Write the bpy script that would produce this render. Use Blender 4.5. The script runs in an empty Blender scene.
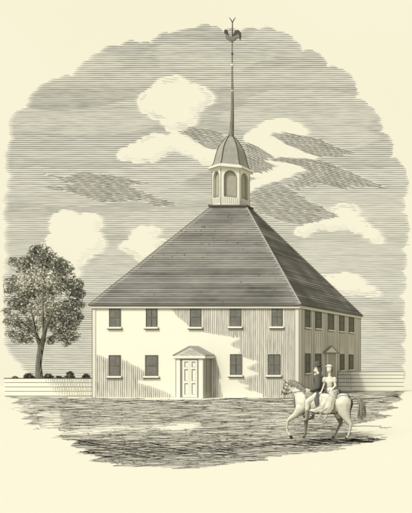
import bpy, bmesh, math, random
from mathutils import Vector, Matrix, noise
random.seed(7)
R = math.radians
S = bpy.context.scene
COL = S.collection
# ------------------------------------------------------------------ camera model
F, U0, V0, EYE = 726.0, 577.0, 355.0, 3.22
def P(u, v, Y): return Vector(((u-U0)*Y/F, Y, EYE-(v-V0)*Y/F))
def gnd(u, v): Y = F*EYE/(v-V0); return Vector(((u-U0)*Y/F, Y, 0))
cam = bpy.data.cameras.new('camera'); co = bpy.data.objects.new('camera', cam); COL.objects.link(co)
co.location = (0, 0, EYE); co.rotation_euler = (R(90), 0, 0)
cam.sensor_width = 36; cam.lens = F/513*36
cam.shift_x = (206-U0)/513; cam.shift_y = (V0-256.5)/513
cam.clip_end = 3000; S.camera = co

# ------------------------------------------------------------------ materials
def lin(r, g, b): return tuple(((c/255)/12.92 if c/255 <= .04045 else ((c/255+.055)/1.055)**2.4) for c in (r, g, b))
PAPER = lin(249, 243, 215)
EXPO = 0.0
def newmat(name):
    m = bpy.data.materials.new(name); m.use_nodes = True
    nt = m.node_tree; b = nt.nodes['Principled BSDF']; b.inputs['Roughness'].default_value = .95
    b.inputs['Specular IOR Level'].default_value = 0.05
    return m, nt, b
def flat(name, col, var=.06, scale=1.5, rough=.95):
    m, nt, b = newmat(name)
    tc = nt.nodes.new('ShaderNodeTexCoord'); n = nt.nodes.new('ShaderNodeTexNoise')
    n.inputs['Scale'].default_value = scale; n.inputs['Detail'].default_value = 6
    nt.links.new(tc.outputs['Object'], n.inputs['Vector'])
    mx = nt.nodes.new('ShaderNodeMix'); mx.data_type = 'RGBA'
    mx.inputs[6].default_value = (*[c*(1-var) for c in col], 1); mx.inputs[7].default_value = (*[min(1, c*(1+var)) for c in col], 1)
    nt.links.new(n.outputs['Fac'], mx.inputs[0]); nt.links.new(mx.outputs[2], b.inputs['Base Color'])
    b.inputs['Roughness'].default_value = rough
    return m
def hatch(name, base, ink, scale, fill, rot=(0, 0, 0), dist=1.0, dscale=1.0, soft=.08, rim=0):
    """engraved bands: ink lines cut across a paler ground, in object space"""
    m, nt, b = newmat(name)
    tc = nt.nodes.new('ShaderNodeTexCoord'); mp = nt.nodes.new('ShaderNodeMapping')
    mp.inputs['Rotation'].default_value = rot
    w = nt.nodes.new('ShaderNodeTexWave'); w.bands_direction = 'Z'
    w.inputs['Scale'].default_value = scale; w.inputs['Distortion'].default_value = dist
    w.inputs['Detail'].default_value = 2; w.inputs['Detail Scale'].default_value = dscale
    n = nt.nodes.new('ShaderNodeTexNoise'); n.inputs['Scale'].default_value = scale*.7
    ad = nt.nodes.new('ShaderNodeMath'); ad.operation = 'MULTIPLY_ADD'; ad.inputs[1].default_value = .6; 
    r = nt.nodes.new('ShaderNodeValToRGB')
    r.color_ramp.elements[0].position = max(0, fill-soft); r.color_ramp.elements[0].color = (*ink, 1)
    r.color_ramp.elements[1].position = min(1, fill+soft); r.color_ramp.elements[1].color = (*base, 1)
    nt.links.new(tc.outputs['Object'], mp.inputs['Vector']); nt.links.new(mp.outputs[0], w.inputs['Vector'])
    nt.links.new(mp.outputs[0], n.inputs['Vector'])
    sb = nt.nodes.new('ShaderNodeMath'); sb.operation = 'SUBTRACT'; sb.inputs[1].default_value = .5
    nt.links.new(n.outputs['Fac'], sb.inputs[0]); nt.links.new(sb.outputs[0], ad.inputs[0])
    nt.links.new(w.outputs['Fac'], ad.inputs[2]); nt.links.new(ad.outputs[0], r.inputs['Fac'])
    src = r.outputs['Color']
    if rim:   # drawn outline where the form turns away from the flank (fixed to the object's own axes)
        dt = nt.nodes.new('ShaderNodeVectorMath'); dt.operation = 'DOT_PRODUCT'; dt.inputs[1].default_value = (.32, -.947, 0)
        nt.links.new(tc.outputs['Normal'], dt.inputs[0])
        ab = nt.nodes.new('ShaderNodeMath'); ab.operation = 'ABSOLUTE'; nt.links.new(dt.outputs['Value'], ab.inputs[0])
        mr = nt.nodes.new('ShaderNodeMapRange'); mr.inputs['From Min'].default_value = rim*.75; mr.inputs['From Max'].default_value = rim*1.25
        mr.inputs['To Min'].default_value = 1; mr.inputs['To Max'].default_value = 0
        nt.links.new(ab.outputs[0], mr.inputs['Value'])
        mx = nt.nodes.new('ShaderNodeMix'); mx.data_type = 'RGBA'; mx.inputs[7].default_value = (.06, .058, .048, 1)
        nt.links.new(mr.outputs[0], mx.inputs[0]); nt.links.new(src, mx.inputs[6]); src = mx.outputs[2]
    nt.links.new(src, b.inputs['Base Color'])
    return m
def emis(name, col, var, scale):
    m = bpy.data.materials.new(name); m.use_nodes = True; nt = m.node_tree
    nt.nodes.remove(nt.nodes['Principled BSDF'])
    e = nt.nodes.new('ShaderNodeEmission'); out = nt.nodes['Material Output']
    tc = nt.nodes.new('ShaderNodeTexCoord'); n = nt.nodes.new('ShaderNodeTexNoise')
    n.inputs['Scale'].default_value = scale; n.inputs['Detail'].default_value = 4
    mx = nt.nodes.new('ShaderNodeMix'); mx.data_type = 'RGBA'
    k = 2**(-EXPO)
    mx.inputs[6].default_value = (*[c*(1-var[i])*k for i, c in enumerate(col)], 1); mx.inputs[7].default_value = (*[c*(1+var[i])*k for i, c in enumerate(col)], 1)
    nt.links.new(tc.outputs['Object'], n.inputs['Vector']); nt.links.new(n.outputs['Fac'], mx.inputs[0])
    nt.links.new(mx.outputs[2], e.inputs['Color']); nt.links.new(e.outputs[0], out.inputs['Surface'])
    m.cycles.emission_sampling = 'NONE'
    return m
M = {}
WHITE = (.86, .79, .60)
INK = (.035, .034, .027)
M['skypaper'] = emis('sky_air', PAPER, (.012, .02, .06), .02)
M['skyink'] = emis('sky_line', lin(154, 150, 136), (.25, .25, .25), .08)
M['skyink2'] = emis('sky_line_dark', lin(108, 105, 94), (.25, .25, .25), .08)
M['skytint'] = emis('sky_air_grey', lin(232, 228, 205), (.03, .03, .03), .06)
M['skytint2'] = emis('cloud_grey', lin(203, 198, 176), (.05, .05, .05), .06)
M['ground'] = flat('pale_earth', (.675, .651, .520), .008, .12)
M['grasstint'] = flat('thin_grass', (.51, .49, .395), .12, .35)
M['grass_shade_ink'] = flat('grass_and_shade_streak', (.155, .148, .122), .4, .6)
M['wall'] = flat('whitewashed_boards', (.69, .675, .54), .02, .8)
M['seam_shade'] = flat('seam_and_shade_line', (.25, .24, .20), .35, .8)  # board joints, and the hatching that draws shade
M['grey_shade'] = flat('grey_and_shaded_boards', (.60, .572, .475), .03, .6)  # grey trim boards, and wall tone with shade put into the colour
M['muntin'] = flat('dark_window_frame', (.12, .115, .09), .3, 2)
M['ink'] = flat('black_line', INK, .3, 2)
M['roof'] = flat('weathered_shingles', (.335, .32, .27), .10, .9)
M['roofink'] = flat('shingle_edge', (.085, .082, .069), .4, .5)
M['trim'] = flat('white_trim', (.70, .685, .56), .02, 2)
M['pane'] = hatch('window_glass', (.27, .265, .215), (.05, .049, .04), 3.3, .60, (0, R(90), 0), 2.5, 1.0, .45)
M['pane_side'] = hatch('side_window_glass', (.25, .245, .2), (.05, .049, .04), 2.6, .56, (R(90), 0, 0), 4, 1.2, .35)
M['dome'] = hatch('dome_shingles', (.42, .41, .34), (.10, .097, .08), 3.0, .34, (0, 0, 0), .6, 1, .2)
M['spire'] = hatch('spire_wood', (.30, .28, .22), (.06, .06, .05), 3.0, .45, (0, R(90), 0), 1.0, 1, .2)
M['louvre'] = hatch('belfry_shade', (.50, .47, .37), (.20, .19, .15), 5.2, .45, (0, 0, 0), .5, 1, .2)
M['vane'] = flat('grey_vane', (.17, .165, .135), .3, 6)
M['metal'] = flat('dark_iron', (.07, .068, .055), .3, 3)
M['bark'] = hatch('bark', (.24, .235, .19), (.045, .044, .036), 3.6, .5, (0, R(88), 0), 1.6, 2.5, .3, rim=.35)
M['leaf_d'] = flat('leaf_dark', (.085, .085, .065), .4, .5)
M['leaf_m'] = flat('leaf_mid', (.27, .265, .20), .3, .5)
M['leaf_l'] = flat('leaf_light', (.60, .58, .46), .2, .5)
M['horse'] = hatch('pale_horse_coat', (.70, .68, .54), (.36, .345, .27), 8, .22, (0, R(20), 0), 3, 1.2, .2, rim=.45)
M['horse_shade'] = hatch('shaded_far_leg', (.30, .28, .22), (.06, .06, .05), 9, .5, (0, R(10), 0), 2, 1.2, .25)  # darker copy of the coat, shade painted on the far legs
M['hair'] = hatch('horse_hair', (.45, .43, .34), (.06, .058, .048), 10, .55, (0, R(60), 0), 3, 1.5, .2)
M['tailhair'] = hatch('tail_hair', (.48, .46, .38), (.09, .087, .07), 8, .48, (0, R(80), 0), 2, 1.5, .25)
M['coat'] = hatch('dark_coat', (.20, .195, .16), (.03, .03, .024), 8, .58, (0, R(62), 0), 2, 1.2, .25, rim=.2)
M['dress'] = hatch('pale_dress', (.71, .69, .55), (.30, .29, .23), 6.0, .16, (0, R(60), 0), 4, 1.0, .16, rim=.48)
M['skin'] = hatch('skin', (.70, .65, .51), (.5, .46, .36), 3, .05, soft=.05, rim=.40)
M['bush'] = flat('bush_dark', (.05, .05, .04), .4, .5)

# ------------------------------------------------------------------ mesh helpers
def tag(o, label=None, cat=None, group=None, kind=None):
    if label: o['label'] = label
    if cat: o['category'] = cat
    if group: o['group'] = group
    if kind: o['kind'] = kind
    return o
def empty(name, loc, label, cat, group=None):
    o = bpy.data.objects.new(name, None); o.location = loc; o.empty_display_size = .3; COL.objects.link(o)
    return tag(o, label, cat, group)
class MB:
    def __init__(s): s.v = []; s.f = []; s.m = []; s.sm = []
    def face(s, pts, m=0, smooth=False):
        i = len(s.v); s.v += [tuple(p) for p in pts]; s.f.append(tuple(range(i, i+len(pts)))); s.m.append(m); s.sm.append(smooth)
    def grid(s, rows, m=0, close=False, smooth=False):
        i = len(s.v); n = len(rows[0])
        for r in rows: s.v += [tuple(p) for p in r]
        for a in range(len(rows)-1):
            for b in range(n if close else n-1):
                c = (b+1) % n
                s.f.append((i+a*n+b, i+a*n+c, i+(a+1)*n+c, i+(a+1)*n+b)); s.m.append(m); s.sm.append(smooth)
    def box(s, x0, x1, y0, y1, z0, z1, m=0, mat=None):
        p = [Vector((x, y, z)) for z in (z0, z1) for y in (y0, y1) for x in (x0, x1)]
        if mat: p = [mat @ q for q in p]
        for f in ((0, 2, 3, 1), (4, 5, 7, 6), (0, 1, 5, 4), (2, 6, 7, 3), (0, 4, 6, 2), (1, 3, 7, 5)): s.face([p[k] for k in f], m)
    def tube(s, pts, rads, n=8, m=0, smooth=True, flat_y=1):
        rows = []
        for k, p in enumerate(pts):
            p = Vector(p); a = Vector(pts[max(0, k-1)]); b = Vector(pts[min(len(pts)-1, k+1)])
            d = (b-a).normalized(); up = Vector((0, 1, 0)) if abs(d.y) < .9 else Vector((1, 0, 0))
            x = d.cross(up).normalized(); y = x.cross(d).normalized(); r = rads[k] if hasattr(rads, '__len__') else rads
            rows.append([p+x*r*math.cos(2*math.pi*j/n)+y*r*flat_y*math.sin(2*math.pi*j/n) for j in range(n)])
        s.grid(rows, m, True, smooth)
        s.face(rows[0][::-1], m); s.face(rows[-1], m)
    def lathe(s, c, prof, n=16, m=0, rot=0, smooth=True):
        rows = [[Vector((c[0]+r*math.cos(rot+2*math.pi*j/n), c[1]+r*math.sin(rot+2*math.pi*j/n), z)) for j in range(n)] for r, z in prof]
        s.grid(rows, m, True, smooth); s.face(rows[0][::-1], m); s.face(rows[-1], m)
    def build(s, name, mats, parent=None, origin=None):
        o_ = Vector(origin) if origin is not None else (parent_world(parent) if parent else Vector((0, 0, 0)))
        me = bpy.data.meshes.new(name); me.from_pydata([tuple(Vector(v)-o_) for v in s.v], [], s.f)
        if not isinstance(mats, (list, tuple)): mats = [mats]
        for mt in mats: me.materials.append(mt)
        me.polygons.foreach_set('material_index', s.m); me.polygons.foreach_set('use_smooth', s.sm); me.update()
        o = bpy.data.objects.new(name, me); COL.objects.link(o)
        if parent: o.parent = parent; o.location = o_-parent_world(parent)
        else: o.location = o_
        return o
def parent_world(p):
    w = Vector((0, 0, 0))
    while p: w += p.location; p = p.parent
    return w

# ------------------------------------------------------------------ hatching on surfaces (lines as real thin strips)
def spans(poly, t):
    xs = []
    for i in range(len(poly)):
        (x0, y0), (x1, y1) = poly[i], poly[(i+1) % len(poly)]
        if (y0 <= t) != (y1 <= t): xs.append(x0+(t-y0)/(y1-y0)*(x1-x0))
    xs.sort(); return [(xs[i], xs[i+1]) for i in range(0, len(xs)-1, 2)]
def sub(A, B):
    for b0, b1 in B:
        out = []
        for a0, a1 in A:
            if b1 <= a0 or b0 >= a1: out.append((a0, a1)); continue
            if b0 > a0: out.append((a0, b0))
            if b1 < a1: out.append((b1, a1))
        A = out
    return A
def hatching(mb, mapf, poly, holes, pitch, wf, ang=0, step=3., wob=.15, jit=.1, gap=0., m=0, endj=1.0, minlen=1.5):
    """lines at `ang` degrees inside poly minus holes. wf(x,y)->line width; <=0 breaks the line"""
    ca, sa = math.cos(R(ang)), math.sin(R(ang))
    rot = lambda p: (p[0]*ca+p[1]*sa, -p[0]*sa+p[1]*ca)
    inv = lambda x, y: (x*ca-y*sa, x*sa+y*ca)
    rp = [rot(p) for p in poly]; rh = [[rot(p) for p in h] for h in holes]
    y = min(p[1] for p in rp)+pitch*.5; y1 = max(p[1] for p in rp); sd = random.random()*100
    while y < y1:
        A = spans(rp, y)
        for h in rh: A = sub(A, spans(h, y))
        for a, b in A:
            a += random.uniform(-endj, endj*.4); b += random.uniform(-endj*.4, endj)
            x = a; segs = [[]]
            while x < b:
                px, py = inv(x, y); w = wf(px, py)
                if gap and noise.noise(Vector((x*.045, y*1.7, sd))) > 1-gap*1.35: w = 0
                if w > 0: segs[-1].append((x, w))
                elif segs[-1]: segs.append([])
                x += step
            if segs[-1]: segs[-1].append((b, segs[-1][-1][1]))
            for sg in segs:
                if len(sg) < 2 or sg[-1][0]-sg[0][0] < minlen: continue
                top, bot = [], []
                for k, (x, w) in enumerate(sg):
                    if k in (0, len(sg)-1): w *= .25
                    yy = y+wob*noise.noise(Vector((x*.06, y*.7, sd)))*2
                    w *= 1+.5*noise.noise(Vector((x*.11, y*2.3, sd+9)))
                    top.append(mapf(*inv(x, yy+w/2))); bot.append(mapf(*inv(x, yy-w/2)))
                mb.grid([top, bot], m)
        y += pitch*(1+random.uniform(-jit, jit))
def plane_map(p0, n, off=.012):
    p0 = Vector(p0); n = Vector(n).normalized(); C = Vector((0, 0, EYE)); q0 = p0+n*off
    def f(u, v):
        d = P(u, v, 1.0)-C; return C+d*((q0-C).dot(n)/d.dot(n))
    return f

# ------------------------------------------------------------------ sky backdrop
SY = 160.
sky = MB()
sky.face([(-520, SY+.6, -60), (260, SY+.6, -60), (260, SY+.6, 330), (-520, SY+.6, 330)], 0)
smap = lambda u, v: P(u, v, SY)
outline = [(30, 376), (27, 372), (20, 362), (12, 356), (8, 350), (6, 335), (8, 322), (5, 305), (8, 290), (6, 270), (8, 255), (6, 240), (9, 225), (6, 205), (8, 190), (11, 176), (7, 160), (8, 150), (13, 138), (10, 128), (11, 118), (20, 110.5), (27, 108), (29, 102), (37, 90), (47, 83), (58, 79), (73, 76.5), (76, 71), (80, 66), (88, 60), (99, 53), (119, 46), (140, 42.5), (151, 43), (156, 37), (170, 33), (194, 28), (213, 26.5), (223, 31), (240, 31), (258, 29.5), (277, 31), (286, 34), (294, 40), (302, 51), (315, 52), (322, 57), (327, 67), (338, 68), (346, 72), (353, 79), (355, 86), (355, 99), (369, 106), (376, 113), (380, 121), (381, 132), (392, 142), (392, 150), (390, 157), (401, 164), (406, 175), (407, 187), (403, 198), (403, 212), (408, 222), (408, 233), (401, 249), (406, 262), (402, 272), (406, 282), (400, 296), (404, 310), (400, 318), (405, 330), (401, 345), (405, 356), (402, 366), (404, 380), (404, 392), (30, 392)]
A = [(139, 97), (145, 92), (152, 89), (156, 82), (163, 78), (170, 77), (183, 79), (190, 85), (200, 86), (207, 90), (214, 101), (205, 105), (194, 112), (197, 121), (190, 126), (178, 131), (170, 132), (165, 126), (160, 119), (148, 115), (140, 108)]
B = [(117, 158), (119, 152), (127, 147), (136, 144), (142, 139), (149, 135.5), (158, 134.5), (167, 138), (172, 134), (180, 133), (188, 135), (196, 141), (204, 147), (212, 149), (222, 150), (217, 168), (213, 164), (198, 160), (190, 154), (180, 152), (174, 149), (167, 151), (160, 158), (147, 161), (129, 159)]
Cc = [(118, 247), (122, 243), (129, 241), (131, 234), (136, 229), (147, 227), (156, 228), (161, 230), (154, 236), (157, 241), (166, 240), (160, 249), (148, 262), (133, 254), (124, 250)]
D = [(50, 225), (51, 219), (58, 213), (67, 210.5), (74, 213), (80, 215), (91, 214), (99, 216), (102, 222), (100, 229), (98, 232), (103, 238), (105, 244), (103, 249), (94, 254), (86, 259), (79, 267), (77, 278), (70, 292), (55, 290), (45, 262), (42, 250), (45, 241), (47, 237), (53, 234), (50, 230)]
G1 = [(243, 138), (250, 132), (258, 128), (264, 122), (272, 120), (293, 122), (303, 127), (308, 134), (297, 134), (285, 132), (270, 133), (269, 137), (282, 142), (300, 150), (318, 158), (306, 158), (292, 160), (308, 168), (296, 172), (283, 178), (272, 181), (262, 184), (253, 190), (246, 195), (247, 186), (262, 178), (248, 174), (266, 170), (276, 166), (262, 160), (274, 157), (262, 149), (250, 143)]
H = [(294, 231), (303, 227), (315, 222), (328, 220), (338, 216), (331, 211), (336, 206), (348, 205), (357, 207), (357, 216), (365, 222), (371, 229), (380, 235), (383, 243), (369, 239), (361, 232), (348, 228), (340, 228), (334, 231), (326, 228), (318, 227), (311, 233), (300, 236)]
I_ = [(318, 276), (328, 276), (333, 274), (339, 275), (350, 274), (360, 278), (366, 285), (376, 290), (380, 295), (374, 296), (362, 293), (352, 294), (339, 292), (330, 287), (324, 281)]
J = [(8, 350), (30, 376), (8, 376)]
def puffy(poly, b=.24, n=6, mn=3):
    ar = sum(poly[i][0]*poly[(i+1) % len(poly)][1]-poly[(i+1) % len(poly)][0]*poly[i][1] for i in range(len(poly)))
    sg = 1 if ar > 0 else -1; out = []
    for i in range(len(poly)):
        (x0, y0), (x1, y1) = poly[i], poly[(i+1) % len(poly)]; dx, dy = x1-x0, y1-y0; L = math.hypot(dx, dy)
        if L < mn: out.append((x0, y0)); continue
        for k in range(n):
            f_ = k/n; h = 4*f_*(1-f_)*b*(1 if L < 22 else .3); out.append((x0+dx*f_+sg*dy*h, y0+dy*f_-sg*dx*h))
    return out
outline = puffy(outline[:-2], .20, 6, 5)+outline[-2:]
A, B, Cc, D, H, I_ = [puffy(q) for q in (A, B, Cc, D, H, I_)]; G1 = puffy(G1, .16)
clouds = [A, B, Cc, D, G1, H, I_]
S1 = [(40, 173), (60, 177), (84, 172.5), (109, 175), (128, 179), (145, 183), (125, 186), (150, 195), (174, 204), (160, 207), (140, 199), (116, 203), (98, 201), (84, 196), (62, 190), (40, 187.5), (60, 186), (72, 184), (56, 178)]
S2 = [(181, 132), (192, 127), (206, 129), (224, 134), (222, 150), (212, 149), (204, 147), (196, 141)]
S3 = [(270, 134), (285, 132.5), (300, 135), (318, 139), (335, 146), (354, 153), (340, 156), (318, 157), (300, 150), (284, 143)]
S4 = [(264, 160), (280, 157), (310, 159), (330, 163), (350, 172), (386, 188), (360, 185), (345, 189), (320, 183), (296, 190), (288, 186), (298, 177), (308, 168), (290, 163)]
S5 = [(245, 142), (256, 146), (274, 157), (262, 160), (276, 166), (262, 172), (246, 174), (244, 165)]
S6 = [(249, 195), (256, 188), (264, 186), (272, 183), (280, 183), (290, 189), (300, 196), (318, 206), (338, 215), (318, 221), (300, 225), (282, 222), (262, 214), (250, 205)]
S7 = [(150, 262), (166, 246), (200, 240), (190, 250)]
streaks = [S1, S2, S3, S4, S5, S6]
def skyw(u, v):
    t = .27+.07*noise.noise(Vector((u*.006, v*.06, 3)))+.05*noise.noise(Vector((u*.02, v*.35, 8)))
    if v < 110: t += .03
    if u > 300 and v > 190: t -= .05
    if 215 < v < 300 and u < 210: t -= .02
    return 2.02*(t+.08)
smap0 = lambda u, v: P(u, v, SY+.3)
hatching(sky, smap0, outline, clouds, 1.0, lambda u, v: 1.08, 0, 6., 0, 0, 0, 3, .5)
hatching(sky, smap, outline, clouds+streaks, 1.96, skyw, 0, 5., .10, .09, .04, 1, .8)
# lines half-way between, in the fuller bands, very fine
def skyw2(u, v):
    t = noise.noise(Vector((u*.008, v*.03, 30)))
    return .40 if t > -.05 else 0
hatching(sky, smap, [(x, y+1.3) for x, y in outline if y < 330]+[(404, 330), (10, 330)], clouds+streaks, 1.96, skyw2, 0, 5., .12, .1, .2, 1, 3)
for q, a in ((S1, 9), (S2, 13), (S3, 15), (S4, 15), (S5, 24), (S6, 9)):
    hatching(sky, smap0, q, [], 1.0, lambda u, v: 1.08, a, 5., 0, 0, 0, 4, 2.5)
    hatching(sky, smap, q, [], 1.55, lambda u, v: .60+.2*noise.noise(Vector((u*.05, v*.1, 5))), a, 4., .15, .12, .03, 2, 6)
    hatching(sky, smap, puffy(q, -.05), [], 1.96, lambda u, v: .4, 0, 4., .15, .12, .25, 1, 4)
# a few short strokes within the blank clouds, painting shade at their lower right
for c in (A, B, Cc, D, H, I_):
    cx = sum(p[0] for p in c)/len(c); cy = sum(p[1] for p in c)/len(c)
    small = [(cx+(x-cx)*.93, cy+(y-cy)*.93) for x, y in c]
    ring = [(cx+(x-cx)*.8, cy+(y-cy)*.72-1) for x, y in c]
    hatching(sky, smap, [(cx+(x-cx)*.9, cy+(y-cy)*.9+1) for x, y in c], [[(cx+(x-cx)*.92-4, cy+(y-cy)*.9-4) for x, y in c]], 1.9, lambda u, v: .8, 3, 3., .2, .2, .1, 3, 3)
    if c is D: continue
    hatching(sky, smap, small, [ring], 2.0, lambda u, v: .36 if noise.noise(Vector((u*.05, v*.05, 44))) > -.02 else 0, 5, 3., .2, .2, .15, 1, 2)
tag(sky.build('sky', [M['skypaper'], M['skyink'], M['skyink2'], M['skytint'], M['skytint2']]), 'pale cream sky ruled with fine grey lines around blank billowing clouds', 'sky', kind='structure')

# ------------------------------------------------------------------ ground: a knoll that falls away behind the fences
g = MB()
xs = [-420, -200, -120, -80, -60, -50, -45, -40, -36, -32, -28, -24, -20, -15, -10, -5, 0, 20, 80, 200, 420]
def gz(x, y): return 0 if y < 76 else -(y-76)*.08
ys = [-60, -20, 0, 10, 16, 20, 24, 28, 32, 36, 40, 45, 50, 55, 60, 65, 70, 76, 90, 120, 200, 320, 600, 1200]
g.grid([[Vector((x, y, gz(x, y))) for x in xs] for y in ys], 0)
tag(g.build('ground', M['ground']), 'pale cream open ground in front of the meeting house', 'ground', kind='structure')

# grass: drawn as low dark streaks lying on the pale earth, the horse's painted shadow among them
gr = MB()
def gmap(u, v):
    p = gnd(u, max(v, 386.6)); p.z = .006; return p
gpoly = [(7, 397), (20, 399.5), (12, 403), (24, 406), (11, 409), (22, 413), (30, 415), (21, 419), (36, 421), (24, 424), (44, 427), (28, 431), (60, 434), (52, 438), (78, 441), (70, 446), (88, 450), (76, 453), (104, 457), (88, 461), (122, 464), (112, 466), (160, 467), (190, 469), (215, 466), (236, 463), (268, 460), (262, 457.5), (300, 454), (345, 449.5), (338, 447.5), (386, 440), (366, 436), (352, 434), (386, 430), (395, 427), (352, 425), (372, 421), (392, 416), (376, 413), (398, 408), (388, 404), (404, 400), (398, 396), (405, 391.6), (298, 391.6), (293, 397.5), (222, 397.8), (205, 400), (174, 400), (93, 397.8)]
def gw(u, v):
    n = noise.noise(Vector((u*.03, v*.12, 1)))
    t = .30+.14*n
    if v < 403: t += .10
    if u < 60: t -= .08
    r = 432-(u-60)*.05
    d = abs(v-r)/4.5
    if d < 1 and u < 200: t -= .16*(1-d*d)
    if u > 352 and 427 < v < 435: t -= .2
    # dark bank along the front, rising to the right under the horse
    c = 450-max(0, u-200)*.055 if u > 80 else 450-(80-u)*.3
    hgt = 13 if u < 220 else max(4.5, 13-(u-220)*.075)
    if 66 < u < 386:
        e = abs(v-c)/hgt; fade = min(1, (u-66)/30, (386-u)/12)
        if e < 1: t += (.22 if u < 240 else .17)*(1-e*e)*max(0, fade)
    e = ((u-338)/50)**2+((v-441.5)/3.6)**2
    if e < 1: t += .32*(1-e)  # horse's ground shadow put into the stroke width
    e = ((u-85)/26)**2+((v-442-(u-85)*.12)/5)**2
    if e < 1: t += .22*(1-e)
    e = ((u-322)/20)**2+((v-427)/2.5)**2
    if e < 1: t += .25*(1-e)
    if t < .16 and v < 424: t = .16
    t += .08*noise.noise(Vector((u*.15, v*.6, 6)))
    return 2.05*max(0, t) if t > .10 else 0
def gmap0(u, v):
    p = gnd(u, max(v, 386.6)); p.z = .003; return p
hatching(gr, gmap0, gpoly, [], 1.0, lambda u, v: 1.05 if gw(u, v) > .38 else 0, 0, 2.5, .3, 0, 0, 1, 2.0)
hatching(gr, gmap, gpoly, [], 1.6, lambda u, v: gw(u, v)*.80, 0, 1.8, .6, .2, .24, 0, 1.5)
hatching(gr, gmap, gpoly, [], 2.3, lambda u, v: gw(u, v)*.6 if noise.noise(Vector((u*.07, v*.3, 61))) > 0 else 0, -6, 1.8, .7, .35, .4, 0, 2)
hatching(gr, gmap, [(296, 441), (306, 438.6), (345, 439.2), (388, 437), (380, 440.5), (352, 443), (310, 444)], [], 1.2, lambda u, v: .5, 2, 2, .4, .2, .08, 0, 3)  # extra strokes drawing the shadow under the horse
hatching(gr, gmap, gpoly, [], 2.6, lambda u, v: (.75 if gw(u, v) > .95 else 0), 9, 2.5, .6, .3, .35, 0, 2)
# scribbled tufts
def arc_stroke(mb, mapf, u, v, r, a0, a1, w, n=6, sq=.55):
    top, bot = [], []
    for k in range(n+1):
        a = a0+(a1-a0)*k/n; ww = w*math.sin(math.pi*(k+.4)/(n+.8))
        for lst, rr in ((top, r+ww/2), (bot, r-ww/2)): lst.append(mapf(u+rr*math.cos(a), v-rr*sq*math.sin(a)))
    mb.grid([top, bot])
for k in range(3000):
    u = random.uniform(20, 385); v = random.uniform(399, 466)
    if not any(a <= u <= b for a, b in spans(gpoly, v)): continue
    dens = gw(u, v)/2.05
    if random.random() > dens*1.7: continue
    r = random.uniform(.8, 2.2); a = random.uniform(-.6, .8)
    arc_stroke(gr, gmap, u, v, r, a, a+random.uniform(1.2, 2.8), random.uniform(.35, .9))
tag(gr.build('grass', [M['grass_shade_ink'], M['grasstint']], origin=(-25, 35, 0)), 'short dark streaky grass, ruts and a painted horse shadow spreading over the pale ground', 'grass', kind='stuff')

# ------------------------------------------------------------------ meeting house
XL, XR, YF, YB, H0 = (93.5-U0)/13.2, (298.7-U0)/13.2, 55.0, 70.5, 7.05
house = empty('meeting_house', ((XL+XR)/2, (YF+YB)/2, 0), 'large two storey board meeting house with a steep dark hipped roof, belfry and tall spire', 'meeting house')
fm = plane_map((0, YF, 0), (0, -1, 0), .010)
wl = MB(); wl.box(XL, XR, YF, YF+.25, -.3, H0, 0)
# shade on the front wall, painted as grey patches with vertical hatching
shadeL = [(94, 353.5), (99, 355), (106, 358), (120, 359.5), (127, 361), (131, 364), (139, 367), (144, 371), (148, 377), (152, 380), (137, 381), (139, 383), (150, 386), (159, 389), (168, 393), (176, 398), (94, 398)]
shadeR = [(165, 305), (171, 309), (177, 316), (186, 323), (190, 329), (199, 331), (214, 334), (224, 335.5), (241, 338), (229, 344), (241, 350), (238, 353), (245, 358), (259, 361), (246, 368), (259, 373.5), (250, 376), (236, 381), (250, 386), (241, 388), (262, 393), (262, 397), (297.5, 397), (297.5, 305)]
shadeP = [(212.5, 352), (215.5, 356), (218, 365), (219.5, 380), (223, 398), (212.5, 398)]  # porch's cast shadow, drawn on the wall
wins_f = [(110, 120.5, 308, 327), (146.8, 157, 308, 327), (190.5, 201, 307.5, 327), (230.7, 241, 307, 326.5), (272, 282.3, 307, 326.5),
          (109.6, 120.5, 355.5, 376), (146, 157.8, 355.5, 376), (230.7, 241.7, 354.5, 375), (268.3, 280, 354.5, 375)]
holes = [[(a-1, c-1), (b+1, c-1), (b+1, d+3), (a-1, d+3)] for a, b, c, d in wins_f]
for q in (shadeL, shadeR, shadeP):
    # grey tint of the painted shade first, hatch lines after
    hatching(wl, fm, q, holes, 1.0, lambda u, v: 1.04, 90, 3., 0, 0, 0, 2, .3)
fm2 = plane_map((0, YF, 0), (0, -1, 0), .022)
for q in (shadeL, shadeR, shadeP):
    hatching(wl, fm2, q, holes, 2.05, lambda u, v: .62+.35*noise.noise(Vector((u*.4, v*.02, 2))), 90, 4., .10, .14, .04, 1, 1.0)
wl.build('wall', [M['wall'], M['seam_shade'], M['grey_shade']], house)
sw = MB(); sw.box(XR-.25, XR, YF+.25, YB, -.3, H0, 0)
smp = lambda y, z: Vector((XR+.012, y, z))
side_w = []
def sideY(u): return F*(-XR)/(U0-u)
def sideZ(u, v): return EYE-(v-V0)*sideY(u)/F
for a, b, c, d in ((305.2, 309.6, 307.7, 327.5), (315.4, 320.6, 309.5, 328.5), (328, 333, 312.2, 330), (339, 343.7, 314, 331.3), (349, 353.3, 316, 332.3),
                   (305.2, 309.6, 353.7, 373), (315.4, 320.4, 354, 372), (340, 343.7, 354.3, 370.3), (348.8, 352.6, 354.8, 369.6)):
    um = (a+b)/2; side_w.append((sideY(a), sideY(b), sideZ(um, d), sideZ(um, c)))
sp = [(YF+.25, 0), (YB, 0), (YB, H0), (YF+.25, H0)]
sh = [[(a-.1, c-.1), (b+.1, c-.1), (b+.1, d+.1), (a-.1, d+.1)] for a, b, c, d in side_w]
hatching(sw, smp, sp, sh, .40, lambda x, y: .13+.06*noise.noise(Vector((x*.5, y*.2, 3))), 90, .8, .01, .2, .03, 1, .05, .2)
sw.build('wall', [M['grey_shade'], M['seam_shade']], house)
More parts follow.
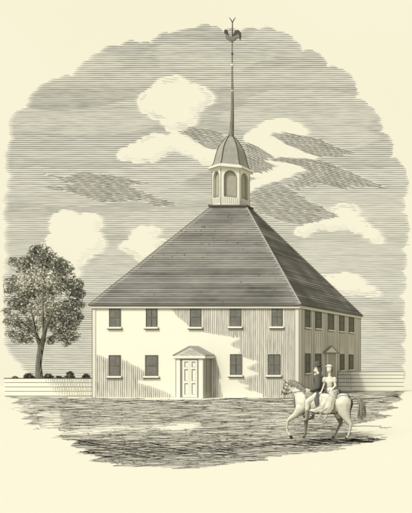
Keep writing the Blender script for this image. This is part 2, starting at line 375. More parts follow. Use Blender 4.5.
ow = MB(); ow.box(XL, XL+.25, YF+.25, YB, -.3, H0); ow.build('wall', [M['wall']], house)
ow = MB(); ow.box(XL+.25, XR-.25, YB-.25, YB, -.3, H0); ow.build('wall', [M['wall']], house)
cb = MB()
for x0, x1, y0, y1 in ((XL-.05, XL+.18, YF-.05, YF-.024), (XR-.26, XR+.05, YF-.05, YF-.024), (XR+.024, XR+.05, YF-.024, YF+.30), (XR+.024, XR+.05, YB-.3, YB+.05)):
    cb = MB(); cb.box(x0, x1, y0, y1, 0, H0-.3, 0)
    ex = {XL-.05: (XL-.07, XL-.052, YF-.07, YF+.05), XR-.26: (XR-.285, XR-.262, YF-.05, YF-.024)}.get(x0)
    if ex: cb.box(*ex, 0, H0-.3, 1)
    if y0 == YF-.024: cb.box(XR+.03, XR+.052, YF-.075, YF-.052, 0, H0-.3, 1)
    if y0 == YB-.3: cb.box(XR+.052, XR+.07, YB-.05, YB+.06, 0, H0-.3, 1)
    cb.build('corner_board', [M['grey_shade'], M['ink']], house)
# cornice under the eaves
ZE = H0
cn = MB()
cn.box(XL-.12, XR+.12, YF-.14, YF-.052, ZE-.30, ZE-.02, 0); cn.box(XL-.16, XR+.16, YF-.20, YF-.142, ZE-.12, ZE-.02, 0)
cn.box(XR+.052, XR+.12, YF-.05, YB+.12, ZE-.30, ZE-.02, 0); cn.box(XL-.12, XL-.052, YF-.05, YB+.12, ZE-.30, ZE-.02, 0)
cn.box(XL-.13, XR+.13, YF-.145, YF-.141, ZE-.155, ZE-.122, 1); cn.box(XL-.1, XR+.1, YF-.145, YF-.141, ZE-.335, ZE-.302, 1)
cn.box(XR+.122, XR+.126, YF-.05, YB+.1, ZE-.33, ZE-.30, 1)
cn.build('cornice', [M['grey_shade'], M['ink']], house)
# roof
ov = .22
e = [Vector((XL-ov, YF-ov, ZE)), Vector((XR+ov, YF-ov, ZE)), Vector((XR+ov, YB+ov, ZE)), Vector((XL-ov, YB+ov, ZE))]
ZT = EYE+(V0-207)*60.6/F
tx0, tx1 = (210-U0)*60.6/F, (246.5-U0)*60.6/F
t = [Vector((tx0, 60.6, ZT)), Vector((tx1, 60.6, ZT)), Vector((tx1, 61.6, ZT)), Vector((tx0, 61.6, ZT))]
rf = MB()
for k in range(4):
    rf.face([e[k], e[(k+1) % 4], t[(k+1) % 4], t[k]], 0)
rf.face(t, 0); rf.face(e[::-1], 0)
for k in range(4):   # fascia edge
    a, b = e[k], e[(k+1) % 4]; d = Vector((0, 0, -.10)); n = (b-a).cross(Vector((0, 0, 1))).normalized()*.02
    rf.face([a+n, b+n, b+n+d, a+n+d], 1)
def roof_lines(a, b, c, d, pitch, wfun, mi=1, gap=.06, ex=None):
    X = (b-a).normalized(); N = X.cross(d-a).normalized(); Yv = N.cross(X)
    if N.z < 0: N = -N
    o = a+N*.015
    mp = lambda x, y: o+X*x+Yv*y
    c2 = lambda p: ((p-a).dot(X), (p-a).dot(Yv))
    q = [c2(p) for p in (a, b, c, d)]
    hatching(rf, mp, q, [], pitch, wfun, 0, .5, .02, .12, gap, mi, .08, .15)
    # short upright joints between shingles
    hN = max(p[1] for p in q); L = (b-a).length
    for _ in range(ex or 0):
        y = random.uniform(.1, hN); s = spans(q, y)
        if not s: continue
        x = random.uniform(s[0][0], s[0][1]); w = random.uniform(.02, .05); h = random.uniform(.12, .25)
        rf.face([mp(x-w/2, y), mp(x+w/2, y), mp(x+w/2, y+h), mp(x-w/2, y+h)], mi)
rw = lambda x, y: .108+.038*noise.noise(Vector((x*.35, y*.8, 4)))+.03*noise.noise(Vector((x*2, y*4, 4)))+.03*max(0, 1-y)
roof_lines(e[0], e[1], t[1], t[0], .20, rw, 1, .07, 60)
rs = lambda x, y: .165+.06*noise.noise(Vector((x*.5, y*1.2, 7)))+(.05 if x+y*.2 < 4 else 0)
roof_lines(e[1], e[2], t[2], t[1], .24, rs, 1, .02, 30)
roof_lines(e[3], e[0], t[0], t[3], .33, rs, 1, .02, 300)
roofo = rf.build('roof', [M['roof'], M['roofink']], house)
# ridge caps on the hips and a lead platform edge
rc = MB()
for a, b in ((e[1], t[1]), (e[0], t[0]), (e[2], t[2])): rc.tube([a+Vector((0, 0, .02)), b+Vector((0, 0, .02))], .055, 6)
rc.build('hip_ridge', M['roof'], roofo)
pf = MB(); pf.box(t[0].x-.1, t[1].x+.1, 60.45, 61.7, ZT+.004, ZT+.16); pf.build('roof_platform', M['roofink'], roofo)

# windows
def window_front(a, b, c, d, Yw):
    x0, x1 = (a-U0)*Yw/F, (b-U0)*Yw/F; z1, z0 = EYE-(c-V0)*Yw/F, EYE-(d-V0)*Yw/F
    f = MB(); w = .028; y0, y1 = Yw-.075, Yw-.024
    f.box(x0-w, x0, y0, y1, z0, z1); f.box(x1, x1+w, y0, y1, z0, z1); f.box(x0-w, x1+w, y0, y1, z1, z1+w)
    xm = (x0+x1)/2; zm = (z0+z1)/2
    f.box(x0, x1, y0+.02, y1-.012, zm-.02, zm+.02, 0)
    f.box(xm-.012, xm+.012, y0+.025, y1-.014, z0, z1, 0)
    fo = f.build('window', M['muntin'], house, origin=(xm, Yw, z0))
    p = MB(); p.box(x0, x1, Yw-.034, Yw-.026, z0, z1); p.build('pane', M['pane'], fo, origin=(random.uniform(-3, 3), Yw, random.uniform(-3, 3)))
    s = MB(); s.box(x0-.13, x1+.15, Yw-.17, Yw-.024, z0-.13, z0-.002, 0); s.box(x0-.15, x1+.17, Yw-.16, Yw-.024, z0-.19, z0-.132, 1)  # lower ink strip paints the sill's shadow
    s.build('sill', [M['trim'], M['ink']], fo)
for q in wins_f: window_front(*q, YF)
def window_side(y0, y1, z0, z1):
    X = XR; f = MB(); w = .03
    f.box(X+.014, X+.07, y0-w, y0, z0, z1); f.box(X+.014, X+.07, y1, y1+w, z0, z1); f.box(X+.014, X+.07, y0-w, y1+w, z1, z1+w)
    ym = (y0+y1)/2; zm = (z0+z1)/2
    f.box(X+.03, X+.05, y0, y1, zm-.02, zm+.02)
    fo = f.build('window', M['muntin'], house, origin=(X, ym, z0))
    p = MB(); p.box(X+.016, X+.026, y0, y1, z0, z1); p.build('pane', M['pane_side'], fo, origin=(X, 60+random.uniform(-3, 3), random.uniform(-3, 3)))
    s = MB(); s.box(X+.014, X+.13, y0-.1, y1+.1, z0-.1, z0-.002, 0); s.box(X+.014, X+.11, y0-.1, y1+.1, z0-.14, z0-.102, 1)  # ink strip stands in for shadow below the sill
    s.build('sill', [M['trim'], M['ink']], fo)
for q in side_w: window_side(*q)

# front porch (closed vestibule)
PX1 = (212-U0)/13.2; PY = 53.76; PX0 = (176.4-U0)*PY/F; PZ = EYE-(356-V0)*PY/F
porch = MB()
porch.box(PX0, PX1, PY, PY+.1, 0, PZ, 0); porch.box(PX1-.1, PX1, PY+.1, YF-.024, 0, PZ, 1); porch.box(PX0, PX0+.1, PY+.1, YF-.024, 0, PZ, 0)
pmap = lambda y, z: Vector((PX1+.008, y, z))
hatching(porch, pmap, [(PY, 0), (YF-.03, 0), (YF-.03, PZ), (PY, PZ)], [], .17, lambda x, y: .10, 90, .5, .01, .2, .02, 2, .02, .2)  # hatch and grey tone paint the shaded right cheek
po = porch.build('porch', [M['trim'], M['grey_shade'], M['seam_shade']], house, origin=((PX0+PX1)/2, PY, 0))
def pbox(name, l, mats):
    m_ = MB()
    for b in l: m_.box(*b)
    return m_.build(name, mats, po)
k = PY/F
uX = lambda u: (u-U0)*k; vZ = lambda v: EYE-(v-V0)*k
# pilasters either side of the door
pil = []
for a, b in ((176.6, 180.6), (199, 203.4)): pil.append((uX(a), uX(b), PY-.06, PY-.002, .06, vZ(357.4), 0))
for a in (176.2, 180.8, 198.6, 203.5): pil.append((uX(a)-.018, uX(a)+.018, PY-.066, PY-.003, .06, vZ(357.4), 1))
pbox('pilaster', pil, [M['trim'], M['seam_shade']])
dr = MB()
dr.box(uX(182.8), uX(190.1), PY-.045, PY-.004, .10, vZ(360), 0); dr.box(uX(190.4), uX(197.4), PY-.045, PY-.004, .10, vZ(360), 0)
dr.box(uX(190.1), uX(190.4), PY-.04, PY-.004, .10, vZ(360), 1)
fr = [(181.6, 182.8), (197.4, 198.2)]
for a, b in fr: dr.box(uX(a), uX(b), PY-.05, PY-.004, .08, vZ(358.8), 1)
dr.box(uX(182.8), uX(197.4), PY-.05, PY-.004, vZ(360), vZ(358.8), 1)
do_ = dr.build('door', [M['trim'], M['seam_shade']], po)
for a in (184.6, 191.9):
    for c, d in ((361.5, 367.2), (369, 381), (383, 394.5)):
        q = MB(); x0, x1, z1, z0 = uX(a), uX(a+3.9), vZ(c), vZ(d)
        q.box(x0, x1, PY-.052, PY-.046, z0, z1, 1); q.box(x0+.10, x1, PY-.062, PY-.053, z0+.02, z1-.10, 0)
        q.build('door_panel', [M['trim'], M['seam_shade']], do_)
pbox('doorstep', [(PX0-.06, uX(203.8)+.05, PY-.30, PY-.075, 0, .07, 0)], [M['trim']])
# pediment and little gable roof
a, b, c = Vector((uX(173.8), PY-.16, vZ(354.8))), Vector((uX(205.6), PY-.16, vZ(354.8))), Vector((uX(192.2), PY-.16, vZ(347.2)))
a = Vector((PX0-.2, PY-.16, PZ)); b = Vector((PX1+.2, PY-.16, PZ)); xm = (a.x+b.x)/2; c = Vector((xm, PY-.16, vZ(347)))
bk = Vector((0, YF-.024-(PY-.16), 0)); fwd = Vector((0, -.001, 0))
pr = MB(); up = Vector((0, 0, .09))
pr.face([a, b, b+bk, a+bk], 0)
for p, q in ((a, c), (c, b)):
    pr.face([p+up, q+up, q+up+bk, p+up+bk], 0); pr.face([p, q, q+up, p+up], 0)
pr.face([b, b+bk, b+bk+up, b+up], 0); pr.face([a, a+up, a+bk+up, a+bk], 0)
pr.build('porch_roof', M['roof'], po)
pd = MB(); y = Vector((0, .05, 0))
pd.face([a+y, b+y, c+y], 0)
pd.box(a.x, b.x, a.y-.03, a.y+.045, PZ-.17, PZ-.003, 1); pd.box(a.x+.05, b.x-.05, a.y-.0, a.y+.04, PZ-.21, PZ-.172, 2)
pd.box(b.x-.12, b.x, a.y+.046, YF-.026, PZ-.17, PZ-.003, 1)
pdm = lambda x, z: Vector((x, a.y+.04, z))
hatching(pd, pdm, [(a.x+.2, a.z+.02), (b.x-.2, a.z+.02), (c.x, c.z-.05)], [], .11, lambda x, y: .045, -14, .3, .01, .2, .05, 2, .02, .1)
pd.build('pediment', [M['grey_shade'], M['trim'], M['seam_shade']], po)

# side door with its pediment
ya, yb = sideY(325.6), sideY(335.5); zt = sideZ(330, 353)
q = MB(); y0, y1 = sideY(322.8), sideY(337); zp = sideZ(330, 346.3); ym = (y0+y1)/2
X0, X1 = XR+.014, XR+.16
F_ = [Vector((X1, y0, zt+.003)), Vector((X1, y1, zt+.003)), Vector((X1, ym, zp))]; Bk = [Vector((X0, p.y, p.z)) for p in F_]
q.face(F_, 0)
for i in range(3): q.face([F_[i], Bk[i], Bk[(i+1) % 3], F_[(i+1) % 3]], 1)
for p0, p1 in ((F_[0], F_[2]), (F_[2], F_[1]), (F_[0], F_[1])): q.tube([p0, p1], .05, 4, 1, False)
sdo = q.build('side_doorway', [M['grey_shade'], M['seam_shade']], house, origin=(XR, ym, 0))
for a, b in ((ya, ya+.28), (yb-.28, yb)):
    q = MB(); q.box(XR+.014, XR+.10, a, b, 0, zt, 0); q.box(XR+.102, XR+.106, a+.03, a+.06, 0, zt, 1); q.build('door_jamb', [M['grey_shade'], M['seam_shade']], sdo)
q = MB(); q.box(XR+.014, XR+.05, ya+.28, yb-.28, 0, zt, 0)
q.build('door', [M['louvre']], sdo)

# belfry
BY = 62.15; s_ = BY/F
BX = (231-U0)*s_
bz = lambda v: EYE-(v-V0)*s_
rotB = R(23)
def hexv(r, z, k): a = rotB+R(-90+30+60*k); return Vector((BX+r*math.cos(a), BY+r*math.sin(a), z))
RB = 1.44
bt = MB()
zb, zw = ZT-2.6, bz(172.5)
# each hexagon face: wall with an arched opening (opening is real, louvres stand behind)
def arch_face(mb, p0, p1, z0, z1, zs, zc, wfrac):
    """p0,p1 base corners; opening from zs up to arch top zc"""
    d = p1-p0; L = d.length; X = d/L; half = L*wfrac/2; n = 8
    ht = zc-half*1.15
    at = lambda x, z: Vector((p0.x+X.x*x, p0.y+X.y*x, z))
    m = L/2
    mb.face([at(0, z0), at(L, z0), at(L, zs), at(0, zs)], 0)
    mb.face([at(0, zs), at(m-half, zs), at(m-half, ht), at(0, ht)], 0); mb.face([at(m+half, zs), at(L, zs), at(L, ht), at(m+half, ht)], 0)
    arc = [(m-half*math.cos(math.pi*k/n), ht+(zc-ht)*math.sin(math.pi*k/n)) for k in range(n+1)]
    edge = [(arc[k][0] if 0 < k < n else (0 if k == 0 else L), z1) for k in range(n+1)]
    mb.face([at(0, ht), at(*arc[0]), at(*arc[1]), at(arc[1][0], z1), at(0, z1)], 0)
    for k in range(1, n-1): mb.face([at(*arc[k]), at(*arc[k+1]), at(*edge[k+1]), at(*edge[k])], 0)
    mb.face([at(*arc[n-1]), at(*arc[n]), at(L, ht), at(L, z1), at(arc[n-1][0], z1)], 0)
    # dark rim round the opening
    inn = Vector((BX, BY, 0))-(p0+p1)/2; inn.z = 0; inn.normalize()
    pts = [(m-half, zs), (m-half, ht)]+arc[1:-1]+[(m+half, ht), (m+half, zs)]
    rows = [[at(*q_) for q_ in pts], [at(*q_)+inn*.13 for q_ in pts]]
    mb.grid(rows, 0)
    rim = [at(*q_)-inn*.012 for q_ in pts]
    for k in range(len(rim)-1): mb.tube([rim[k], rim[k+1]], .028, 4, 1, False)
    mb.tube([rim[0], rim[-1]], .028, 4, 1, False)
for k in range(6):
    arch_face(bt, hexv(RB, 0, k-1), hexv(RB, 0, k), zb, zw, bz(199.5), bz(174), .66)
for k in range(6):
    bt.tube([hexv(RB+.01, zb, k), hexv(RB+.01, zw, k)], .03, 4, 1, False)
beo = bt.build('belfry', [M['trim'], M['seam_shade']], house, origin=(BX, BY, ZT))
lv = MB()
lv.lathe((BX, BY), [(RB*.86, zb), (RB*.86, zw)], 6, 0, rotB, False)
lv.build('louvre', M['louvre'], beo)
for k in range(6):
    bp = MB()   # panel boards beneath the openings
    p0, p1 = hexv(RB+.012, 0, k-1), hexv(RB+.012, 0, k)
    for j in range(1, 9):
        q_ = p0.lerp(p1, j/9); bp.tube([Vector((q_.x, q_.y, bz(206))), Vector((q_.x, q_.y, bz(200.5)))], .014, 4)
    bp.build('base_boards', M['seam_shade'], beo)
cr = MB()
cr.lathe((BX, BY), [(RB+.02, zw), (RB+.10, zw+.02), (RB+.28, zw+.10), (RB+.30, zw+.28), (RB+.05, zw+.40)], 6, 0, rotB, False)
cr.lathe((BX, BY), [(RB+.285, zw+.075), (RB+.315, zw+.10), (RB+.315, zw+.115), (RB+.29, zw+.12)], 6, 1, rotB, False)
cr.build('belfry_cornice', [M['trim'], M['seam_shade']], beo)
dm = MB()
z1 = zw+.40
prof = [(1.54, z1-.06), (1.37, z1+.14), (1.26, bz(162)), (1.17, bz(157)), (1.04, bz(151)), (.84, bz(146)), (.60, bz(141.5)), (.36, bz(138)), (.24, bz(136.5))]
dm.lathe((BX, BY), prof, 6, 0, rotB, False)
for k in range(6):
    pts = [hexv(r+.015, z, k) for r, z in prof]; dm.tube(pts, .03, 4, 1, False)
dm.build('dome', [M['dome'], M['ink']], beo)
spp = MB()
SX = (232.3-U0)*s_
def spx(v): return Vector((BX+(SX-BX)*min(1, (138-v)/20), BY, bz(v)))
spp.tube([spx(v) for v in (138, 133, 120, 100, 80, 66, 42)], [.27, .20, .15, .115, .085, .065, .05], 8)
spo = spp.build('spire', M['spire'], house, origin=spx(138))
for v, r in ((65.3, .14), (54, .10), (91, .11)):
    c = spx(v); bl = MB()
    bl.lathe((c.x, c.y), [(r*math.sin(math.pi*(j+.3)/8.6), c.z-r*math.cos(math.pi*(j+.3)/8.6)) for j in range(9)], 12)
    bl.build('spire_ball', M['grey_shade'] if v > 60 else M['metal'], spo)
# weathercock: body, tail, rod with forked top
wv = MB()
wp = lambda u, v: Vector(((u-U0)*s_, BY, bz(v)))
wv.tube([wp(232.3, 42), wp(232.4, 30), wp(232.4, 22)], [.06, .05, .045], 6)
wv.tube([wp(232.4, 22.5), wp(230.8, 19.5), wp(229.3, 17.5)], [.045, .04, .02], 6); wv.tube([wp(232.4, 22.5), wp(234, 19.5), wp(235.6, 17.5)], [.045, .04, .02], 6)
wo = wv.build('weathervane', M['metal'], house, origin=wp(232.3, 42))
ck = MB()
def blade(mb, pts, th, m=0):
    a_ = [wp(*q) + Vector((0, -th, 0)) for q in pts]; b_ = [wp(*q)+Vector((0, th, 0)) for q in pts]
    mb.face(a_, m); mb.face(b_[::-1], m)
    for i in range(len(pts)): j = (i+1) % len(pts); mb.face([a_[i], b_[i], b_[j], a_[j]], m)
blade(ck, [(226.3, 34.5), (229, 35.5), (232, 37.2), (236, 35.5), (239, 34), (240, 38), (236.5, 38.5), (234, 41), (229.5, 41.2), (226.6, 39.5), (225.6, 37)], .07, 0)
blade(ck, [(224.2, 33.2), (224.6, 30.2), (226.2, 29.4), (227.6, 30.5), (228, 33.5), (229.5, 35), (227, 36), (225.8, 34.2)], .05, 1)
blade(ck, [(232.5, 37.4), (234, 33.2), (235.5, 30.6), (238.5, 30), (240.7, 32.2), (241, 36), (240.2, 40.6), (238.8, 37), (236.5, 36.2)], .05, 1)
ck.build('weathercock', [M['vane'], M['metal']], wo)

# ------------------------------------------------------------------ fences
def fence(u0, u1, Y, vs, base_gap, label, nposts, split_u, last_u):
    x0, x1 = (u0-U0)*Y/F, (u1-U0)*Y/F
    z = lambda v: EYE-(v-V0)*Y/F
    root = empty('board_fence', ((x0+x1)/2, Y, 0), label, 'fence')
    for i in range(len(vs)-1):
        q = MB(); zt_, zb_ = z(vs[i]), z(vs[i+1])
        q.box(x0+random.uniform(-.1, .1), x1, Y-.03, Y+.02, zb_+.045, zt_-.0, 0)
        q.box(x0, x1, Y-.018, Y+.01, zb_, zb_+.043, 1)
        if split_u:
            mp = lambda x, z_: Vector((x, Y-.036, z_))
            sx = (split_u-U0)*Y/F; ex = (last_u-U0)*Y/F
            hatching(q, mp, [(sx+i*.35, zb_+.05), (ex, zb_+.05), (ex, zt_-.02), (sx+i*.2, zt_-.02)], [], .19, lambda x, y: .032, 90, .12, .02, .3, .03, 2, .05, .08)
            hatching(q, mp, [(sx+i*.35+.5, zb_+.05), (ex, zb_+.05), (ex, zt_-.02), (sx+i*.2+.5, zt_-.02)], [], .10, lambda x, y: .022, 0, .5, .01, .2, .25, 2, .3, .1)
        q.build('rail', [M['wall'], M['ink'], M['seam_shade']], root)
    for j in range(nposts):
        x = x0+(x1-x0)*(j+.02)/(nposts-.9); q = MB(); q.box(x-.07, x+.07, Y+.024, Y+.15, -.1, z(vs[0])-.03)
        q.build('post', M['wall'], root)
    q = MB(); q.box(x0-.05, x1+.02, Y-.06, Y+.05, z(vs[0])+.003, z(vs[0])+.055); q.build('top_rail', M['ink'] if split_u and u0 < 50 else M['seam_shade'], root)
    return root
fence(5, 93, 56.4, (378.6, 382.8, 387.2, 391.6, 396.3), 0, 'low pale board fence left of the meeting house with bushes behind it', 6, 45, 92.5)
fence(336.5, 403.5, 64, (371.8, 375.2, 378.8, 382.6, 386.6, 391.4), 0, 'low pale board fence right of the meeting house behind the riders', 5, 336.5, 352)  # hatch at the left end paints the house's shadow on the rails

# ------------------------------------------------------------------ foliage
def crescent(mb, c, r, w, a0, span, X, Z, m, n=4):
    i = len(mb.v); top, bot = [], []
    for k in range(n+1):
        a = a0+span*k/n; ww = w*math.sin(math.pi*(k+.5)/(n+1)); d = X*math.cos(a)+Z*math.sin(a)
        top.append(c+d*(r+ww/2)); bot.append(c+d*(r-ww/2))
    mb.grid([top, bot], m)
def leafcloud(mb, clumps, Y, dens, sz=1.0, depthk=.9):
    s = Y/F
    for (u, v, r, kind) in clumps:
        c = P(u, v, Y); n = int(r*r*dens)
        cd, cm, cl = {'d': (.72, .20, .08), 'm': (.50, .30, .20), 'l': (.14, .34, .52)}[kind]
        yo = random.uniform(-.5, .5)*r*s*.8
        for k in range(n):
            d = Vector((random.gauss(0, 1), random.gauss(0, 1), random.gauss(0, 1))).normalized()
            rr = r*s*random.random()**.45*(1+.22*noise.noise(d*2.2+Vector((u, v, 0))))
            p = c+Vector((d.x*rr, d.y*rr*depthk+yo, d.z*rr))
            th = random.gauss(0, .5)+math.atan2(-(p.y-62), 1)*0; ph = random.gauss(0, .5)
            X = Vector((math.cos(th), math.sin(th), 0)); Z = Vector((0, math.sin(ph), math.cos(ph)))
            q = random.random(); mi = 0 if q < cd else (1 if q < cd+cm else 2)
            if mi == 0 or (mi == 1 and random.random() < .5):
                crescent(mb, p, random.uniform(.8, 1.6)*s*sz, random.uniform(.5, .95)*s*sz, random.uniform(-.5, 1.2), random.uniform(1.8, 3.2), X, Z, mi)
            else:
                a = random.uniform(0, 6.28); l = random.uniform(1.0, 1.9)*s*sz; w = l*random.uniform(.35, .6)
                A_ = X*math.cos(a)+Z*math.sin(a); B_ = -X*math.sin(a)+Z*math.cos(a)
                mb.face([p-A_*l, p-B_*w, p+A_*l, p+B_*w], mi)
def scallops(mb, clumps, Y, n=26):
    s = Y/F
    for (u, v, r, kind) in clumps:
        c = P(u, v, Y)
        for k in range(int(r*n/10*(1 if kind != 'l' else .25))):
            d = Vector((random.gauss(0, 1), random.gauss(0, .8)-.5, random.gauss(0, 1))).normalized(); p = c+d*r*s*random.uniform(.75, 1.02)
            a = math.atan2(d.z, d.x)+random.gauss(0, .3); X = Vector((1, 0, 0)); Z = Vector((0, .2*random.gauss(0, 1), 1)).normalized()
            crescent(mb, p-d*s*1.5, random.uniform(1.6, 3.0)*s, random.uniform(.28, .5)*s, a-1.25, 2.5, X, Z, 0, 7)
TY = 62
tree = empty('leafy_tree', P(39, 386, TY)*Vector((1, 1, 0)) if False else Vector(((39-U0)*TY/F, TY, 0)), 'bushy deciduous tree with a forked trunk standing behind the left fence', 'tree')
tk = MB()
tp = lambda u, v, dy=0: P(u, v, TY+dy)
tk.tube([tp(39.3, 393), tp(39.2, 376), tp(38.6, 365), tp(39.8, 355), tp(41, 347), tp(41.2, 341)], [.36, .27, .21, .21, .22, .24], 10)
tk.tube([tp(40.6, 345), tp(37.5, 338, -.6), tp(34.5, 330, -1.2), tp(33, 318, -1.5), tp(30, 305, -1.2)], [.19, .14, .11, .08, .04], 8)
tk.tube([tp(41.6, 345), tp(44, 336, -.6), tp(46, 327, -1.1), tp(51, 316, -1.5), tp(57, 302, -1.2)], [.20, .15, .12, .08, .04], 8)
tk.tube([tp(44, 336, -.6), tp(43, 322, -1.3), tp(43, 306, -1.3), tp(43, 272)], [.10, .09, .06, .03], 8)
tk.tube([tp(35, 331, -1.1), tp(27, 324, -1.2), tp(18, 318, -.4)], [.08, .06, .03], 6); tk.tube([tp(46, 328, -1.1), tp(58, 322, -1.2), tp(70, 316, -.3)], [.08, .06, .03], 6)
tk.tube([tp(46, 327), tp(54, 327, .4), tp(64, 333, .5)], [.06, .05, .02], 6)
tk.build('trunk', M['bark'], tree)
cw = MB()
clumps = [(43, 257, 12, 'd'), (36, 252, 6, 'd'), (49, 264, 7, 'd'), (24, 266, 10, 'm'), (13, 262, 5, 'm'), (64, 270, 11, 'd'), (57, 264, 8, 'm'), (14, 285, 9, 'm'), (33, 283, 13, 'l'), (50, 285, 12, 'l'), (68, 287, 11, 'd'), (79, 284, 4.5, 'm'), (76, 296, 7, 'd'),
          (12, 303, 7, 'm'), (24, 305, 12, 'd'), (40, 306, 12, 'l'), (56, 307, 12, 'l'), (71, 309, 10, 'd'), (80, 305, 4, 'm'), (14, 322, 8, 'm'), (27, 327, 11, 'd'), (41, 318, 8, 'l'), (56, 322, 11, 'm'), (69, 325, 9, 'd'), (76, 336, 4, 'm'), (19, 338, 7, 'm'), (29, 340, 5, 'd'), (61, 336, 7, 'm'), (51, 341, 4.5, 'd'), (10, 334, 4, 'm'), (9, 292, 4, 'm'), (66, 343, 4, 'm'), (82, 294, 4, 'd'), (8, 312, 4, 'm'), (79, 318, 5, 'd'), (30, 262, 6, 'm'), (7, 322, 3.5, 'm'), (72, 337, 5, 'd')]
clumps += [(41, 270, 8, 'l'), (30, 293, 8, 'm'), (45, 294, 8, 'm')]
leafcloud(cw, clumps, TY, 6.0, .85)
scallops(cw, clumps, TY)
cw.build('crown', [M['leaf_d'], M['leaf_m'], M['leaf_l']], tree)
bushes = [(14.5, 377.5, [(0, 0, 2.2)], 'smallest round dark bush at the left end of the left fence'),
          (29.5, 377, [(-3, 1, 2.6), (0, -1.2, 3.6), (3.4, .6, 2.6)], 'wide dark bush just left of the tree trunk, over the fence'),
          (48.5, 377, [(-2.6, 0, 2.4), (.5, -1.4, 3), (3.2, .4, 2)], 'lumpy dark bush just right of the tree trunk, over the fence'),
          (59.5, 377.3, [(-1.2, 0, 2), (1.2, 0, 2)], 'small squat dark bush midway between tree and house, over the fence'),
          (69.5, 376.5, [(-3, .8, 2.4), (0, -1.8, 3.2), (0, -4, 1.9), (3, .8, 2.4)], 'tallest dark bush with a raised top, over the left fence'),
          (86, 377.2, [(-2.4, .6, 2.2), (0, -1.4, 2.8), (3, .8, 2)], 'dark bush over the fence next to the house corner')]
for (u, v, bl_, lab) in bushes:
    BYY = 58.2
    root = empty('bush', Vector(((u-U0)*BYY/F, BYY, 0)), lab, 'bush', 'bushes behind the left fence')
    b = MB(); s = BYY/F
    leafcloud(b, [(u+du, v+dv+1.2, r, 'd') for du, dv, r in [(a_, b_, c_*1.15) for a_, b_, c_ in bl_]], BYY, 26, .62)
    b.build('foliage', [M['bush'], M['leaf_d'], M['leaf_m']], root)
    b = MB()
    for du, dv, r in bl_:
        c = P(u+du, v+dv+1.2, BYY); b.tube([Vector((root.location.x+du*s*.2, BYY, -.1)), Vector((c.x, BYY, c.z*.6)), c+Vector((0, 0, r*s*.4))], [.07, .05, .03], 6)
    b.build('stem', M['bark'], root)

# ------------------------------------------------------------------ figures: blended capsule bodies
def blob(segs, voxel, sm=6):
    """segs: list of chains [(Vector, r)...]; returns an evaluated continuous mesh"""
    me = bpy.data.meshes.new('tmp'); bm = bmesh.new()
    for ch in segs:
        for a, b in (zip(ch, ch[1:]) if len(ch) > 1 else [(ch[0], ch[0])]):
            t_ = bmesh.new()
            for p, r, *sy in ([a] if a is b else [a, b]):
                k_ = sy[0] if sy else 1
                bmesh.ops.create_icosphere(t_, subdivisions=2, radius=1, matrix=Matrix.Translation(p) @ Matrix.Diagonal((r, r*k_, r, 1)))
            bmesh.ops.convex_hull(t_, input=t_.verts[:])
            for e_ in [v for v in t_.verts if not v.link_faces]: t_.verts.remove(e_)
            m2 = bpy.data.meshes.new('t2'); 
            lo = [f for f in t_.faces]
            # keep hull faces only
            hull = bmesh.new(); pts = [v.co.copy() for v in t_.verts]; [hull.verts.new(c) for c in pts]
            r_ = bmesh.ops.convex_hull(hull, input=hull.verts[:])
            dele = [v for v in hull.verts if not v.link_faces]
            for v in dele: hull.verts.remove(v)
            hull.to_mesh(m2); bm.from_mesh(m2); bpy.data.meshes.remove(m2); hull.free(); t_.free()
    bmesh.ops.recalc_face_normals(bm, faces=bm.faces[:])
    bm.to_mesh(me); bm.free()
    o = bpy.data.objects.new('tmp', me); COL.objects.link(o)
    md = o.modifiers.new('r', 'REMESH'); md.mode = 'VOXEL'; md.voxel_size = voxel; md.use_smooth_shade = True
    ms = o.modifiers.new('s', 'SMOOTH'); ms.factor = .5; ms.iterations = sm
    dg = bpy.context.evaluated_depsgraph_get(); dg.update()
    out = bpy.data.meshes.new_from_object(o.evaluated_get(dg))
    bpy.data.objects.remove(o); bpy.data.meshes.remove(me)
    return out
def place(me, name, mats, parent, matf=None):
    me.name = name; w = parent_world(parent)
    me.transform(Matrix.Translation(-w)); me.materials.clear()
    for m_ in (mats if isinstance(mats, list) else [mats]): me.materials.append(m_)
    for p in me.polygons:
        p.use_smooth = True; p.material_index = matf(p.center+w) if matf else 0
    o = bpy.data.objects.new(name, me); COL.objects.link(o); o.parent = parent
    return o
HY = 28.0; hs = HY/F
TA = (325-U0)/F      # sideways slope of the line of sight here
def hp(u, v, dy=0): # profile point at depth offset dy (metres)
    return Vector(((u-U0)*hs, HY+dy, EYE-(v-V0)*hs))
def hr(px): return px*hs
horse = empty('horse', Vector(((322-U0)*hs, HY, 0)), 'pale grey horse walking left with one foreleg raised, carrying two riders', 'horse')
def C_(l, dy=0, sy=1): return [(hp(q[0], q[1], (q[3] if len(q) > 3 else dy)), hr(q[2]), sy) for q in l]
ND, FD = -.17, .17
